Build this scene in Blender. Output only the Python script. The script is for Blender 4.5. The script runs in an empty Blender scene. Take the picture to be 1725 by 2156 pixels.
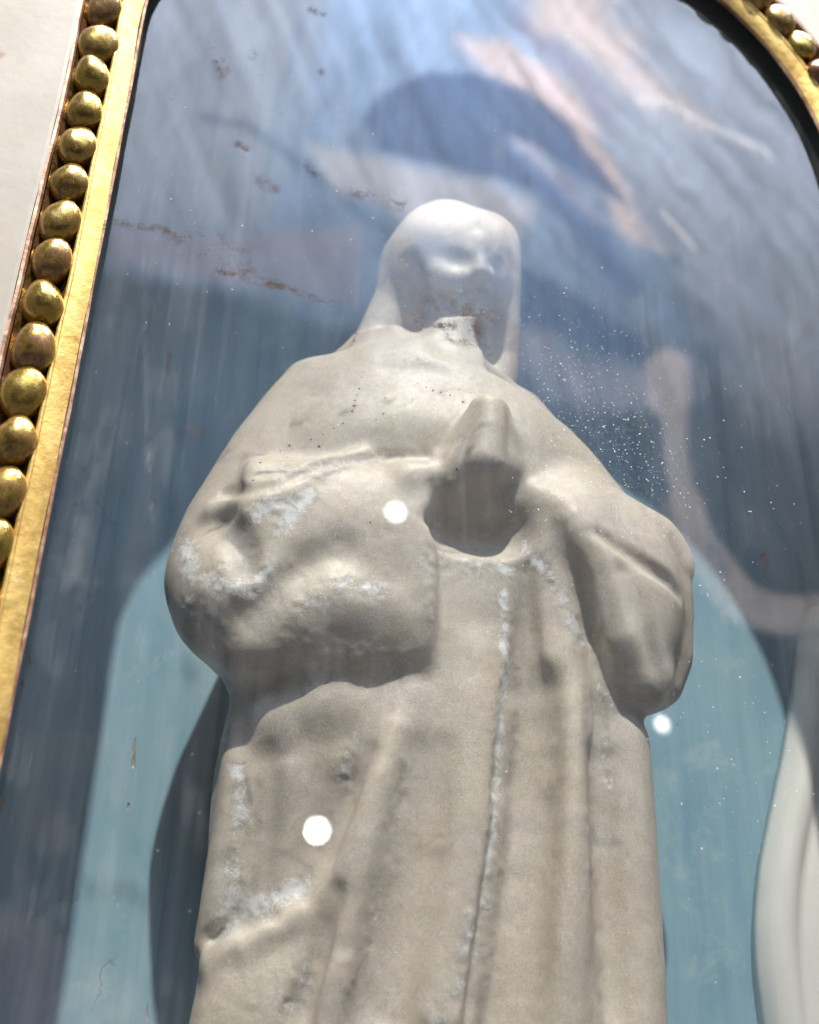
import bpy, bmesh, math, random
import numpy as np
from mathutils import Vector, Matrix
random.seed(7); RNG = np.random.default_rng(7)
C = bpy.context.scene
COL = C.collection
S = 0.2                      # one design unit (lens to frame front) = 0.2 m

# ------------------------------------------------------------------ camera
PITCH, YAW, ROLL = math.radians(25.0), math.radians(11.1), math.radians(1.3)
FWD = np.array([math.sin(YAW)*math.cos(PITCH), math.cos(YAW)*math.cos(PITCH), math.sin(PITCH)])
RT0 = np.array([math.cos(YAW), -math.sin(YAW), 0.0]); UP0 = np.cross(RT0, FWD)
RT = math.cos(ROLL)*RT0+math.sin(ROLL)*UP0; UP = -math.sin(ROLL)*RT0+math.cos(ROLL)*UP0
FPX = 2076.0                 # focal length for a picture 1725 wide
cam = bpy.data.cameras.new('camera'); co = bpy.data.objects.new('camera', cam); COL.objects.link(co)
co.matrix_world = Matrix(((RT[0], UP[0], -FWD[0], 0), (RT[1], UP[1], -FWD[1], 0), (RT[2], UP[2], -FWD[2], 0), (0, 0, 0, 1)))
cam.sensor_fit = 'HORIZONTAL'; cam.sensor_width = 36.0; cam.lens = 36.0*FPX/1725.0
cam.clip_start = 0.01; cam.clip_end = 50
cam.dof.use_dof = True; cam.dof.focus_distance = 1.19*S
cam.dof.aperture_fstop = (cam.lens/1000.0)/(0.0145*S)
C.camera = co
C.render.resolution_x = 819; C.render.resolution_y = 1024

# ------------------------------------------------------------------ light
w = bpy.data.worlds.new('World'); C.world = w; w.use_nodes = True
w.node_tree.nodes['Background'].inputs[0].default_value = (0.95, 0.93, 0.95, 1)
w.node_tree.nodes['Background'].inputs[1].default_value = 0.23
C.view_settings.view_transform = 'Standard'; C.view_settings.look = 'None'
C.view_settings.exposure = 0.0; C.view_settings.gamma = 1.0
C.render.engine = 'CYCLES'
C.cycles.max_bounces = 10; C.cycles.transparent_max_bounces = 16
C.cycles.caustics_reflective = False; C.cycles.caustics_refractive = False

def spot(name, loc, target, power, radius, size_deg, color, blend=0.3):
    l = bpy.data.lights.new(name, 'SPOT'); l.energy = power; l.shadow_soft_size = radius
    l.spot_size = math.radians(size_deg); l.spot_blend = blend; l.color = color
    o = bpy.data.objects.new(name, l); COL.objects.link(o)
    o.location = Vector(loc)*S
    o.rotation_euler = (Vector(target)-Vector(loc)).to_track_quat('-Z', 'Y').to_euler()
    return o
KD = Vector((-0.120, -1.0, 1.795)).normalized()
KT = Vector((0.3, 1.2, 0.55))
KEY = spot('key_spotlight', KT+KD*40, KT, 4550, 0.34*S, 7, (1.0, 0.965, 0.90))
WALL_Y = -6.0
wl = bpy.data.lights.new('added_mural_light', 'AREA'); wl.shape = 'RECTANGLE'; wl.size = 9*S; wl.size_y = 3*S; wl.energy = 250; wl.color = (1.0, 0.98, 0.95)  # unseen area lamp added to brighten the painted wall; its bounce fills the niche
wo = bpy.data.objects.new('added_mural_light', wl); COL.objects.link(wo); wo.location = Vector((2.2, -0.6, 11.0))*S
wo.rotation_euler = (Vector((2.6, WALL_Y, 7.0))-Vector((2.2, -0.6, 11.0))).to_track_quat('-Z', 'Y').to_euler()

# ------------------------------------------------------------------ helpers
def PX(px, py, y):
    """point on the depth plane y (design units) that the lens sees at (px, py) of the 1725 x 2156 photo"""
    d = FWD + (px-862.5)/FPX*RT + (1078.0-py)/FPX*UP
    return d*(y/d[1])
def UPP(P): return float(np.dot(P, FWD))/FPX
def proj(P):
    dz = P@FWD
    return 862.5+FPX*(P@RT)/dz, 1078.0-FPX*(P@UP)/dz
def tag(o, label=None, cat=None, group=None, kind=None):
    if label: o['label'] = label
    if cat: o['category'] = cat
    if group: o['group'] = group
    if kind: o['kind'] = kind
    return o
def empty(name, loc=(0, 0, 0)):
    o = bpy.data.objects.new(name, None); COL.objects.link(o); o.location = Vector(loc)*S
    o.empty_display_size = 0.01; return o
def mesh_obj(name, verts, faces, mat, parent=None, smooth=True, scale=True):
    me = bpy.data.meshes.new(name)
    v = np.asarray(verts, float)
    if scale: v = v*S
    if parent is not None: v = v-np.array(parent.location)
    me.from_pydata([tuple(a) for a in v], [], faces if isinstance(faces, list) else [tuple(int(i) for i in f) for f in faces])
    me.update()
    if smooth: me.polygons.foreach_set('use_smooth', [True]*len(me.polygons))
    me.materials.append(mat)
    o = bpy.data.objects.new(name, me); COL.objects.link(o)
    if parent is not None: o.parent = parent
    return o
def fast_mesh(name, v, quads, mat, parent=None):
    v = v*S
    if parent is not None: v = v-np.array(parent.location)
    me = bpy.data.meshes.new(name)
    me.vertices.add(len(v)); me.vertices.foreach_set('co', v.astype(np.float32).ravel())
    n = len(quads); me.loops.add(n*4); me.polygons.add(n)
    me.loops.foreach_set('vertex_index', quads.astype(np.int32).ravel())
    me.polygons.foreach_set('loop_start', np.arange(0, n*4, 4, dtype=np.int32))
    me.polygons.foreach_set('loop_total', np.full(n, 4, dtype=np.int32))
    me.polygons.foreach_set('use_smooth', np.ones(n, bool))
    me.update(calc_edges=True); me.validate()
    me.materials.append(mat)
    o = bpy.data.objects.new(name, me); COL.objects.link(o)
    if parent is not None: o.parent = parent
    return o
def attr(o, name, vals):
    a = o.data.attributes.new(name, 'FLOAT', 'POINT'); a.data.foreach_set('value', np.asarray(vals, np.float32))
def attr_col(o, name, rgb):
    a = o.data.color_attributes.new(name, 'FLOAT_COLOR', 'POINT')
    a.data.foreach_set('color', np.concatenate([rgb, np.ones((len(rgb), 1))], 1).astype(np.float32).ravel())
def seg_dist(X, Y, pts):
    """distance from grid points to a polyline and its signed side"""
    D = np.full(X.shape, 1e9)
    for (x0, y0), (x1, y1) in zip(pts[:-1], pts[1:]):
        dx, dy = x1-x0, y1-y0; L = dx*dx+dy*dy
        t = np.clip(((X-x0)*dx+(Y-y0)*dy)/L, 0, 1)
        D = np.minimum(D, np.hypot(X-x0-t*dx, Y-y0-t*dy))
    return D
def inpoly(X, Y, poly):
    c = np.zeros(X.shape, bool); n = len(poly)
    for i in range(n):
        x0, y0 = poly[i]; x1, y1 = poly[(i+1) % n]
        if y0 == y1: continue
        m = ((y0 > Y) != (y1 > Y)) & (X < (x1-x0)*(Y-y0)/(y1-y0)+x0)
        c ^= m
    return c
def poly_sd(X, Y, poly):
    d = seg_dist(X, Y, list(poly)+[poly[0]])
    return np.where(inpoly(X, Y, poly), -d, d)
def sstep(a, b, x):
    t = np.clip((x-a)/(b-a), 0, 1); return t*t*(3-2*t)
def vnoise(P, seed=0):
    """cheap smooth value noise, P (n,k) -> 0..1"""
    P = np.asarray(P, float); I = np.floor(P).astype(np.int64); Fr = P-I; Fr = Fr*Fr*(3-2*Fr)
    k = P.shape[1]; out = np.zeros(len(P)); pr = [73856093, 19349663, 83492791]
    for c in range(2**k):
        wgt = np.ones(len(P)); h = np.full(len(P), seed*2654435761+12345, np.int64)
        for a in range(k):
            b = (c >> a) & 1
            wgt *= Fr[:, a] if b else 1-Fr[:, a]
            h = h ^ ((I[:, a]+b)*pr[a])
        h = (h ^ (h >> 13))*1274126177 & 0x7fffffff
        h = (h ^ (h >> 15))*2246822519 & 0x7fffffff
        out += wgt*((h >> 7) & 0xffff)/65535.0
    return out
def fbm(P, oct_=4, seed=0):
    s = 0; a = .5; t = 0
    for i in range(oct_):
        s = s+a*vnoise(P*2**i, seed+i); t += a; a *= .55
    return s/t

# ------------------------------------------------------------------ node helpers
class NT:
    def __init__(s, name):
        m = bpy.data.materials.new(name); m.use_nodes = True; s.m = m; s.t = m.node_tree; s.n = s.t.nodes
        s.n.clear(); s.out = s.n.new('ShaderNodeOutputMaterial')
    def new(s, typ, **kw):
        n = s.n.new(typ)
        for k, v in kw.items():
            if k.startswith('i_'):
                key = k[2:]; key = int(key) if key.isdigit() else key.replace('_', ' ')
                if hasattr(v, 'is_output') or isinstance(v, bpy.types.NodeSocket): s.t.links.new(v, n.inputs[key])
                else: n.inputs[key].default_value = v
            else: setattr(n, k, v)
        return n
    def link(s, a, b): s.t.links.new(a, b)
    def noise(s, scale, detail=4, rough=.5, vec=None, dist=0):
        n = s.new('ShaderNodeTexNoise', i_Scale=scale, i_Detail=detail, i_Roughness=rough, i_Distortion=dist)
        if vec is not None: s.link(vec, n.inputs['Vector'])
        return n.outputs['Fac']
    def ramp(s, fac, stops):
        n = s.new('ShaderNodeValToRGB'); e = n.color_ramp.elements
        while len(e) < len(stops): e.new(.5)
        for el, (p, c) in zip(e, stops):
            el.position = p; el.color = (c, c, c, 1) if not hasattr(c, '__len__') else (*c, 1)
        s.link(fac, n.inputs[0]); return n.outputs[0]
    def mix(s, fac, a, b, mode='MIX'):
        n = s.new('ShaderNodeMix', data_type='RGBA', blend_type=mode)
        for v, i in ((fac, 0), (a, 6), (b, 7)):
            if isinstance(v, bpy.types.NodeSocket): s.link(v, n.inputs[i])
            else: n.inputs[i].default_value = v if i == 0 else (*v, 1)
        return n.outputs[2]
    def math(s, op, a, b=0.0, clamp=False):
        n = s.new('ShaderNodeMath', operation=op, use_clamp=clamp)
        for v, i in ((a, 0), (b, 1)):
            if isinstance(v, bpy.types.NodeSocket): s.link(v, n.inputs[i])
            else: n.inputs[i].default_value = v
        return n.outputs[0]
    def obj(s, sc=(1, 1, 1), rot=(0, 0, 0)):
        t = s.new('ShaderNodeTexCoord'); m = s.new('ShaderNodeMapping'); s.link(t.outputs['Object'], m.inputs[0])
        m.inputs['Scale'].default_value = sc; m.inputs['Rotation'].default_value = rot
        return m.outputs[0]
    def bump(s, h, strength, dist, normal=None):
        n = s.new('ShaderNodeBump', i_Strength=strength, i_Distance=dist); s.link(h, n.inputs['Height'])
        if normal is not None: s.link(normal, n.inputs['Normal'])
        return n.outputs[0]
    def attr(s, name): return s.new('ShaderNodeAttribute', attribute_name=name)
    def bsdf(s, **kw):
        b = s.new('ShaderNodeBsdfPrincipled')
        for k, v in kw.items():
            key = k.replace('_', ' ')
            if isinstance(v, bpy.types.NodeSocket): s.link(v, b.inputs[key])
            else: b.inputs[key].default_value = (*v, 1) if hasattr(v, '__len__') and len(v) == 3 and 'Radius' not in key else v
        s.link(b.outputs[0], s.out.inputs[0]); return b

U = 1.0/S   # object coordinates (metres) -> design units
def mat_panel():
    k = NT('blue_painted_wood')
    v = k.obj((U, U, U)); vs = k.obj((U*38, U*38, U*2.2)); vf = k.obj((U*160, U*160, U*5))
    big = k.noise(2.6, 5, .6, v, .4); streak = k.noise(1, 5, .65, vs, .3); fine = k.noise(1, 3, .6, vf)
    col = k.ramp(big, [(.3, (.20, .355, .45)), (.5, (.25, .415, .505)), (.7, (.31, .465, .53))])
    col = k.mix(k.math('MULTIPLY', k.ramp(streak, [(.45, 0), (.62, 1)]), .28), col, (.34, .50, .54))
    col = k.mix(k.ramp(streak, [(.26, .35), (.38, 0)]), col, (.14, .30, .40))
    col = k.mix(k.math('MULTIPLY', k.ramp(fine, [(.3, .2), (.45, 0)]), 1), col, (.16, .31, .39))
    mot = k.noise(8, 6, .7, k.obj((U, U, U*.55)), .3)
    col = k.mix(k.ramp(mot, [(.52, 0), (.70, .65)]), col, (.15, .33, .46))
    col = k.mix(k.ramp(k.noise(9, 6, .75, v, .5), [(.55, 0), (.66, .55)]), col, (.42, .55, .57))
    # chips down to the orange ground, stretched along the grain
    ch = k.noise(1, 3, .55, k.obj((U*24, U*24, U*8)), .3)
    chip = k.ramp(ch, [(.70, 0), (.715, 1)])
    col = k.mix(chip, col, (.42, .30, .24))
    # long hair cracks
    cr = k.new('ShaderNodeTexVoronoi', feature='DISTANCE_TO_EDGE', i_Scale=1.0)
    wv = k.new('ShaderNodeVectorMath', operation='ADD'); 
    nz = k.new('ShaderNodeTexNoise', i_Scale=9.0, i_Detail=4.0); k.link(v, nz.inputs[0])
    sc_ = k.new('ShaderNodeVectorMath', operation='SCALE', i_3=.22) if False else k.new('ShaderNodeVectorMath', operation='SCALE')
    k.link(nz.outputs['Color'], sc_.inputs[0]); sc_.inputs['Scale'].default_value = .3
    k.link(k.obj((U*3.2, U*3.2, U*2.0)), wv.inputs[0]); k.link(sc_.outputs[0], wv.inputs[1]); k.link(wv.outputs[0], cr.inputs['Vector'])
    crk = k.ramp(cr.outputs['Distance'], [(.0, 1), (.0035, 0)])
    crk = k.math('MULTIPLY', crk, k.ramp(k.noise(5, 2, .5, v), [(.56, 0), (.66, .45)]))
    col = k.mix(crk, col, (.09, .16, .19))
    h = k.math('ADD', k.math('MULTIPLY', streak, .6), k.math('MULTIPLY', fine, .5))
    h = k.math('SUBTRACT', h, k.math('MULTIPLY', chip, 1.5)); h = k.math('SUBTRACT', h, crk)
    k.bsdf(Base_Color=col, Roughness=k.ramp(streak, [(.2, .42), (.8, .62)]), Normal=k.bump(h, .5, .0006))
    return k.m

def mat_marble():
    k = NT('weathered_marble')
    v = k.obj((U, U, U))
    base = k.ramp(k.noise(3.2, 6, .65, v, .6), [(.3, (.45, .41, .335)), (.5, (.53, .49, .425)), (.72, (.61, .575, .525))])
    base = k.mix(k.ramp(k.noise(5, 5, .65, v, .5), [(.48, 0), (.64, .6)]), base, (.53, .455, .40))
    base = k.mix(k.ramp(k.noise(7, 6, .7, v, 1.0), [(.50, 0), (.64, .6)]), base, (.42, .39, .395))
    base = k.mix(k.ramp(k.noise(6, 6, .7, k.obj((U*1.1, U, U*.8)), .7), [(.50, 0), (.66, .55)]), base, (.45, .42, .32))
    base = k.mix(k.ramp(k.noise(15, 7, .8, k.obj((U, U, U*.6)), .9), [(.52, 0), (.66, .6)]), base, (.68, .65, .60))
    mica = k.noise(110, 6, .8, v); grain = k.noise(420, 3, .8, v)
    base = k.mix(k.ramp(mica, [(.50, 0), (.66, .4)]), base, (.66, .63, .58))
    base = k.mix(k.ramp(mica, [(.32, .35), (.46, 0)]), base, (.33, .295, .255))
    base = k.mix(k.ramp(grain, [(.54, 0), (.70, .4)]), base, (.78, .76, .73))
    base = k.mix(k.ramp(grain, [(.32, .3), (.45, 0)]), base, (.32, .29, .26))
    base = k.mix(1.0, base, (1.03, .965, .885), 'MULTIPLY')
    # white granular crust where the attribute and hollows say so
    crust = k.attr('crust').outputs['Fac']
    cn = k.noise(46, 8, .85, v, .8)
    cm = k.math('MULTIPLY', crust, .55)
    cm = k.ramp(k.math('ADD', cm, k.math('MULTIPLY', k.math('SUBTRACT', cn, .5), 2.4)), [(.25, 0), (.44, 1)])
    base = k.mix(k.math('MULTIPLY', cm, .85), base, (.80, .79, .765))
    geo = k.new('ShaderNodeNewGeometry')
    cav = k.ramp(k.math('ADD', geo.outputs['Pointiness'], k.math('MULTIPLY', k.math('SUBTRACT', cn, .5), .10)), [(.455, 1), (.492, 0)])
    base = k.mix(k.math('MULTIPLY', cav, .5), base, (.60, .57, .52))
    edge = k.ramp(k.math('ADD', geo.outputs['Pointiness'], k.math('MULTIPLY', k.math('SUBTRACT', mica, .5), .10)), [(.515, 0), (.56, .5)])
    base = k.mix(edge, base, (.50, .40, .29))
    grey = k.attr('grime_and_shade').outputs['Fac']
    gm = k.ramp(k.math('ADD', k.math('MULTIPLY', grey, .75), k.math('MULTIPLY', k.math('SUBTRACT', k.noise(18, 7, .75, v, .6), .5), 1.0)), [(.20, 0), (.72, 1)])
    base = k.mix(k.math('MULTIPLY', gm, .7), base, (.235, .20, .19))  # darkens the marble colour for fold shade as well as stains
    spots = k.ramp(k.noise(30, 5, .8, v, .3), [(.735, 0), (.78, .75)])
    base = k.mix(spots, base, (.17, .14, .11))
    warm = k.ramp(k.noise(22, 4, .6, v), [(.66, 0), (.78, .45)])
    base = k.mix(warm, base, (.56, .43, .28))
    vo = k.new('ShaderNodeTexVoronoi', i_Scale=1100.0); k.link(v, vo.inputs['Vector'])
    sp = k.new('ShaderNodeSeparateColor'); k.link(vo.outputs['Color'], sp.inputs[0])
    base = k.mix(k.ramp(sp.outputs[0], [(.78, 0), (.95, .35)]), base, (.62, .59, .54))
    base = k.mix(k.ramp(sp.outputs[1], [(.82, 0), (.97, .3)]), base, (.24, .20, .16))
    pits = k.attr('pit').outputs['Fac']
    base = k.mix(pits, base, (.13, .11, .10))
    h = k.math('ADD', k.math('MULTIPLY', k.noise(60, 6, .7, v), .5), k.math('MULTIPLY', cn, k.math('MULTIPLY', cm, 2.2)))
    h2 = k.math('ADD', k.noise(260, 3, .8, v), k.math('MULTIPLY', sp.outputs[2], .5))
    nb = k.bump(h, .45, .00030); nb = k.bump(h2, .5, .00016, nb)
    b = k.bsdf(Base_Color=base, Roughness=k.ramp(mica, [(.3, .50), (.7, .36)]), Normal=nb,
               Subsurface_Weight=.4, Subsurface_Scale=.0024)
    b.inputs['Subsurface Radius'].default_value = (1.0, .72, .5)
    b.inputs['Specular IOR Level'].default_value = .45
    return k.m

def mat_gold(name, dark=0.0, tone=1.0, rough=0.0, metal=.8, coat=0.0, jit=0.0):
    k = NT(name)
    v = k.obj((U, U, U))
    n1 = k.noise(26, 5, .65, v, .3); n2 = k.noise(90, 4, .7, v)
    col = k.ramp(n1, [(.3, (.66, .42, .12)), (.55, (.92, .66, .24)), (.75, (1.0, .80, .38))])
    col = k.mix(1.0, col, (tone, tone*.93, tone*(.8 if tone > .6 else .55)), 'MULTIPLY')
    rnd = k.new('ShaderNodeObjectInfo').outputs['Random']
    wear = k.ramp(k.math('ADD', k.math('MULTIPLY', n2, .6), k.math('ADD', k.math('MULTIPLY', k.noise(12, 5, .7, v, .4), .5), k.math('MULTIPLY', k.math('SUBTRACT', rnd, .5), jit))), [(.66-dark, 0), (.76-dark, 1)])
    col = k.mix(wear, col, (.20, .075, .04))
    met = k.math('MULTIPLY', k.math('SUBTRACT', 1.0, k.math('MULTIPLY', wear, .9)), metal)
    h = k.math('ADD', k.math('MULTIPLY', n2, .5), n1)
    b = k.bsdf(Base_Color=col, Metallic=met, Roughness=k.ramp(n2, [(.3, .24+rough), (.7, .42+rough)]), Normal=k.bump(h, .6, .0004))
    b.inputs['Coat Weight'].default_value = coat; b.inputs['Coat Roughness'].default_value = .22
    return k.m
def mat_bole():
    k = NT('rubbed_red_bole')
    v = k.obj((U, U, U)); n = k.noise(40, 5, .7, v, .3)
    col = k.ramp(n, [(.35, (.20, .085, .045)), (.5, (.42, .22, .13)), (.68, (.72, .52, .36))])
    k.bsdf(Base_Color=col, Roughness=.5, Metallic=.25, Normal=k.bump(n, .6, .0005)); return k.m
def mat_cream():
    k = NT('cream_gesso_paint')
    v = k.obj((U, U, U))
    col = k.ramp(k.noise(5, 5, .6, v, .4), [(.3, (.40, .35, .285)), (.7, (.48, .43, .37))])
    col = k.mix(k.ramp(k.noise(60, 4, .7, v), [(.55, 0), (.75, .35)]), col, (.33, .265, .19))
    cn = k.noise(1, 4, .55, k.obj((U*9, U*9, U*.9)), .25)
    line = k.math('ABSOLUTE', k.math('SUBTRACT', cn, .5))
    crk = k.math('MULTIPLY', k.ramp(line, [(0, 1), (.008, 0)]), k.ramp(k.noise(7, 3, .6, v), [(.5, 0), (.58, 1)]))
    col = k.mix(crk, col, (.38, .20, .13))
    h = k.math('SUBTRACT', k.math('MULTIPLY', k.noise(45, 5, .6, v), .5), k.math('MULTIPLY', crk, 1.2))
    k.bsdf(Base_Color=col, Roughness=.55, Normal=k.bump(h, .35, .0004)); return k.m
def mat_white():
    k = NT('white_gesso')
    v = k.obj((U*6, U*6, U*1.5))
    col = k.ramp(k.noise(2, 5, .6, v, .2), [(.3, (.72, .70, .65)), (.7, (.82, .80, .76))])
    k.bsdf(Base_Color=col, Roughness=.5, Normal=k.bump(k.noise(4, 4, .6, v), .3, .0006)); return k.m
def mat_plain(name, col, rough=.6, metal=0.0):
    k = NT(name); v = k.obj((U, U, U)); n = k.noise(30, 4, .6, v)
    c = k.mix(k.ramp(n, [(.3, 0), (.7, .3)]), col, tuple(x*.6 for x in col))
    k.bsdf(Base_Color=c, Roughness=rough, Metallic=metal, Normal=k.bump(n, .3, .0005)); return k.m
def mat_glass():
    k = NT('old_vitrine_glass')
    v = k.obj((U, U, U))
    geo = k.new('ShaderNodeNewGeometry')
    fr = k.new('ShaderNodeFresnel', i_IOR=1.62)
    # gentle waviness of old glass
    b = k.bump(k.noise(2.2, 2, .5, v), .07, .002)
    f2 = k.math('MULTIPLY', fr.outputs[0], 1.7)
    f2 = k.math('MULTIPLY', f2, k.math('SUBTRACT', 1.0, geo.outputs['Backfacing']))
    gl = k.new('ShaderNodeBsdfGlossy', i_Roughness=.012); gl.inputs['Color'].default_value = (1, 1, 1, 1)
    k.link(b, gl.inputs['Normal'])
    tr = k.new('ShaderNodeBsdfTransparent')
    tr.inputs[0].default_value = (.985, .99, .985, 1)
    mx = k.new('ShaderNodeMixShader'); k.link(f2, mx.inputs[0]); k.link(tr.outputs[0], mx.inputs[1]); k.link(gl.outputs[0], mx.inputs[2])
    # dust film and rusty grime lying on the pane
    grime_and_shade = k.attr('grime_and_shade').outputs['Fac']; dust = k.attr('dust').outputs['Fac']
    gm = k.math('MULTIPLY', k.ramp(k.noise(26, 5, .75, v, .2), [(.46, 0), (.58, 1)]), grime_and_shade, True)
    df = k.new('ShaderNodeBsdfDiffuse'); df.inputs[0].default_value = (.085, .06, .05, 1)
    m2 = k.new('ShaderNodeMixShader'); k.link(gm, m2.inputs[0]); k.link(mx.outputs[0], m2.inputs[1]); k.link(df.outputs[0], m2.inputs[2])
    wipe = k.noise(1, 4, .6, k.obj((U*60, U*60, U*1.6)), .3)
    wip2 = k.noise(1, 5, .65, k.obj((U*46, U*46, U*2.2), (0, .9, 0)), .2)
    dm = k.math('MULTIPLY', dust, k.ramp(wipe, [(.35, .2), (.7, 1)]))
    dm = k.math('ADD', dm, k.math('MULTIPLY', k.ramp(wip2, [(.52, 0), (.75, .05)]), k.ramp(k.noise(2.2, 3, .5, v), [(.42, 0), (.62, 1)])))
    dd = k.new('ShaderNodeBsdfDiffuse'); dd.inputs[0].default_value = (.72, .72, .74, 1)
    m3 = k.new('ShaderNodeMixShader'); k.link(dm, m3.inputs[0]); k.link(m2.outputs[0], m3.inputs[1]); k.link(dd.outputs[0], m3.inputs[2])
    k.link(m3.outputs[0], k.out.inputs[0]); return k.m

M_PANEL, M_MARBLE = mat_panel(), mat_marble()
M_GOLD, M_GOLD2, M_BOLE, M_CREAM, M_WHITE = mat_gold('worn_gilding', .01, .80, .12, .72), mat_gold('bead_gilding', .11, .50, -.07, .9, .3, .14), mat_bole(), mat_cream(), mat_white()
M_GLASS = mat_glass()
M_DARK = mat_plain('blue_grey_side_paint', (.22, .30, .36)); M_HOLE_SHADE = mat_plain('dark_hole_shade', (.10, .09, .085), .9)
M_DUST = mat_plain('pale_dust', (.75, .75, .76), .8); M_LAMP = mat_plain('black_lamp_housing', (.03, .03, .03), .4)

# ------------------------------------------------------------------ frame (arched, moulded, gilded)
CX, CZ, RR, ZB = .33, 1.104, .52, -1.0
PANEL_Y, GLASS_Y = 1.44, 1.0215
def frame_point(o, s):
    """point (x, z) and outward normal on the arch offset outward by o; s = arc length on the reference curve from the left foot"""
    L = CZ-ZB; A = math.pi*RR
    if s < L: return np.array([CX-RR-o, ZB+s])
    if s < L+A:
        a = math.pi-(s-L)/RR
        return np.array([CX+(RR+o)*math.cos(a), CZ+(RR+o)*math.sin(a)])
    return np.array([CX+RR+o, CZ-(s-L-A)])
LTOT = 2*(CZ-ZB)+math.pi*RR
def bend(p, o):
    # the old frame is a little out of true: fuller at its left shoulder
    x, z = p
    q = np.array([x, z], float)
    if x < CX: q[0] -= .020*math.exp(-((z-(CZ+.18))/.11)**2)*min(1, (CX-x)/.25)
    return q
def sweep(name, prof, mat, parent, n=260, wob=0.0, seed=0):
    """prof: list of (outward offset, depth y) from inside to outside, closed"""
    rows = []; rs = np.random.default_rng(seed); ph = rs.uniform(0, 6, 4)
    for i in range(n+1):
        s = LTOT*i/n; r = []
        wv = wob*(math.sin(s*9+ph[0])+.6*math.sin(s*23+ph[1])+.4*math.sin(s*51+ph[2]))
        for (o, y) in prof:
            q = bend(frame_point(o+wv, s), o); r.append((q[0], y+wv*.4, q[1]))
        rows.append(r)
    V = np.array(rows).reshape(-1, 3); m = len(prof); Fc = []
    for i in range(n):
        for j in range(m):
            a = i*m+j; b = i*m+(j+1) % m
            Fc.append((a, b, b+m, a+m))
    Fc.append(tuple(range(m))[::-1]); Fc.append(tuple(n*m+j for j in range(m)))
    o = mesh_obj(name, V, Fc, mat, parent, smooth=False)
    bm = bmesh.new(); bm.from_mesh(o.data); bmesh.ops.recalc_face_normals(bm, faces=bm.faces); bm.to_mesh(o.data); bm.free()
    return o
def arc(o0, y0, o1, y1, bulge, n=6):
    out = []
    for i in range(n+1):
        t = i/n; nx, ny = -(y1-y0), (o1-o0); L = math.hypot(nx, ny)
        b = bulge*math.sin(math.pi*t)
        out.append((o0+(o1-o0)*t+nx/L*b, y0+(y1-y0)*t+ny/L*b))
    return out
frame = empty('arched_frame', (CX, 1.0, ZB-.1))
tag(frame, 'arched cream painted frame with a gilded fillet and a row of gilded beads', 'frame')
# rebate edge (rubbed red), gilded fillet, cove carrying the beads, cream border
o = sweep('inner_edge', [(.0035, 1.0045), (-.0005, 1.0035), (-.0005, 1.0015), (.0022, .9990), (.0035, 1.0020)], M_BOLE, frame, wob=.0006, seed=1)
o['label'] = 'thin rubbed edge with red bole showing'
fil = [(.0042, 1.0045)]+arc(.0026, .9988, .0225, .9885, -.0010, 8)+[(.0235, .9870), (.0255, .9862), (.0275, .9870), (.0282, .990), (.028, 1.011)]
o = sweep('gilt_fillet', fil, M_GOLD, frame, wob=.0007, seed=2)
cove = [(.0285, 1.013), (.0285, .993)]+arc(.029, .992, .0735, .990, .017, 8)+[(.0740, 1.017)]
o = sweep('bead_cove', cove, M_GOLD2, frame, wob=.0005, seed=3)
o = sweep('outer_bead_edge', [(.0745, 1.017), (.0745, .989), (.0765, .986), (.0800, .9855), (.0800, 1.018)], M_BOLE, frame, wob=.0008, seed=4)
o = sweep('cream_border', [(.0805, 1.018), (.0805, .9870)]+arc(.085, .9865, .78, 1.03, -.004, 10)+[(.795, 1.04), (.80, 1.44), (.775, 1.46), (.76, 1.06), (.25, 1.045)], M_CREAM, frame, wob=.0008, seed=5)
# beads
bm = bmesh.new(); bmesh.ops.create_uvsphere(bm, u_segments=20, v_segments=14, radius=1)
bead_meshes = []
for kx in range(6):
    rs = np.random.default_rng(50+kx); ph = rs.uniform(0, 6, 6)
    b2 = bm.copy()
    for v in b2.verts:
        p = v.co; f = 1+.055*math.sin(3*p.x+ph[0]+2*p.z)+.03*math.sin(4*p.z+ph[1])+.025*math.sin(5*p.y+3*p.x+ph[2])
        v.co = Vector((p.x*.0245, p.y*.0235, p.z*.0315))*f*S
    me = bpy.data.meshes.new('bead'); b2.to_mesh(me); b2.free()
    me.polygons.foreach_set('use_smooth', [True]*len(me.polygons)); me.materials.append(M_GOLD2); bead_meshes.append(me)
bm.free()
PITCHB = .0600*(RR)/(RR+.051)
s = .003
i = 0
while s < LTOT:
    L0 = CZ-ZB
    # even spacing along the bead line itself
    q = bend(frame_point(.0485+random.uniform(-.0012, .0012), s+random.uniform(-.0022, .0022)), .0510); q2 = frame_point(.0485, s+.001); ang = math.atan2(*(q2-frame_point(.0485, s)))
    b = bpy.data.objects.new('bead', bead_meshes[i % 6]); COL.objects.link(b); b.parent = frame
    b.location = Vector((q[0], .9925, q[1]))*S-frame.location
    b.rotation_euler = (random.uniform(-.15, .15), ang+random.uniform(-.06, .06), random.uniform(-.2, .2))
    kk = random.uniform(.93, 1.03); b.scale = (kk*random.uniform(.95, 1.04), kk*random.uniform(.85, 1.1), kk)
    i += 1
    s += PITCHB if L0 < s < L0+math.pi*RR else .0600
    if i > 290: break
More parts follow.
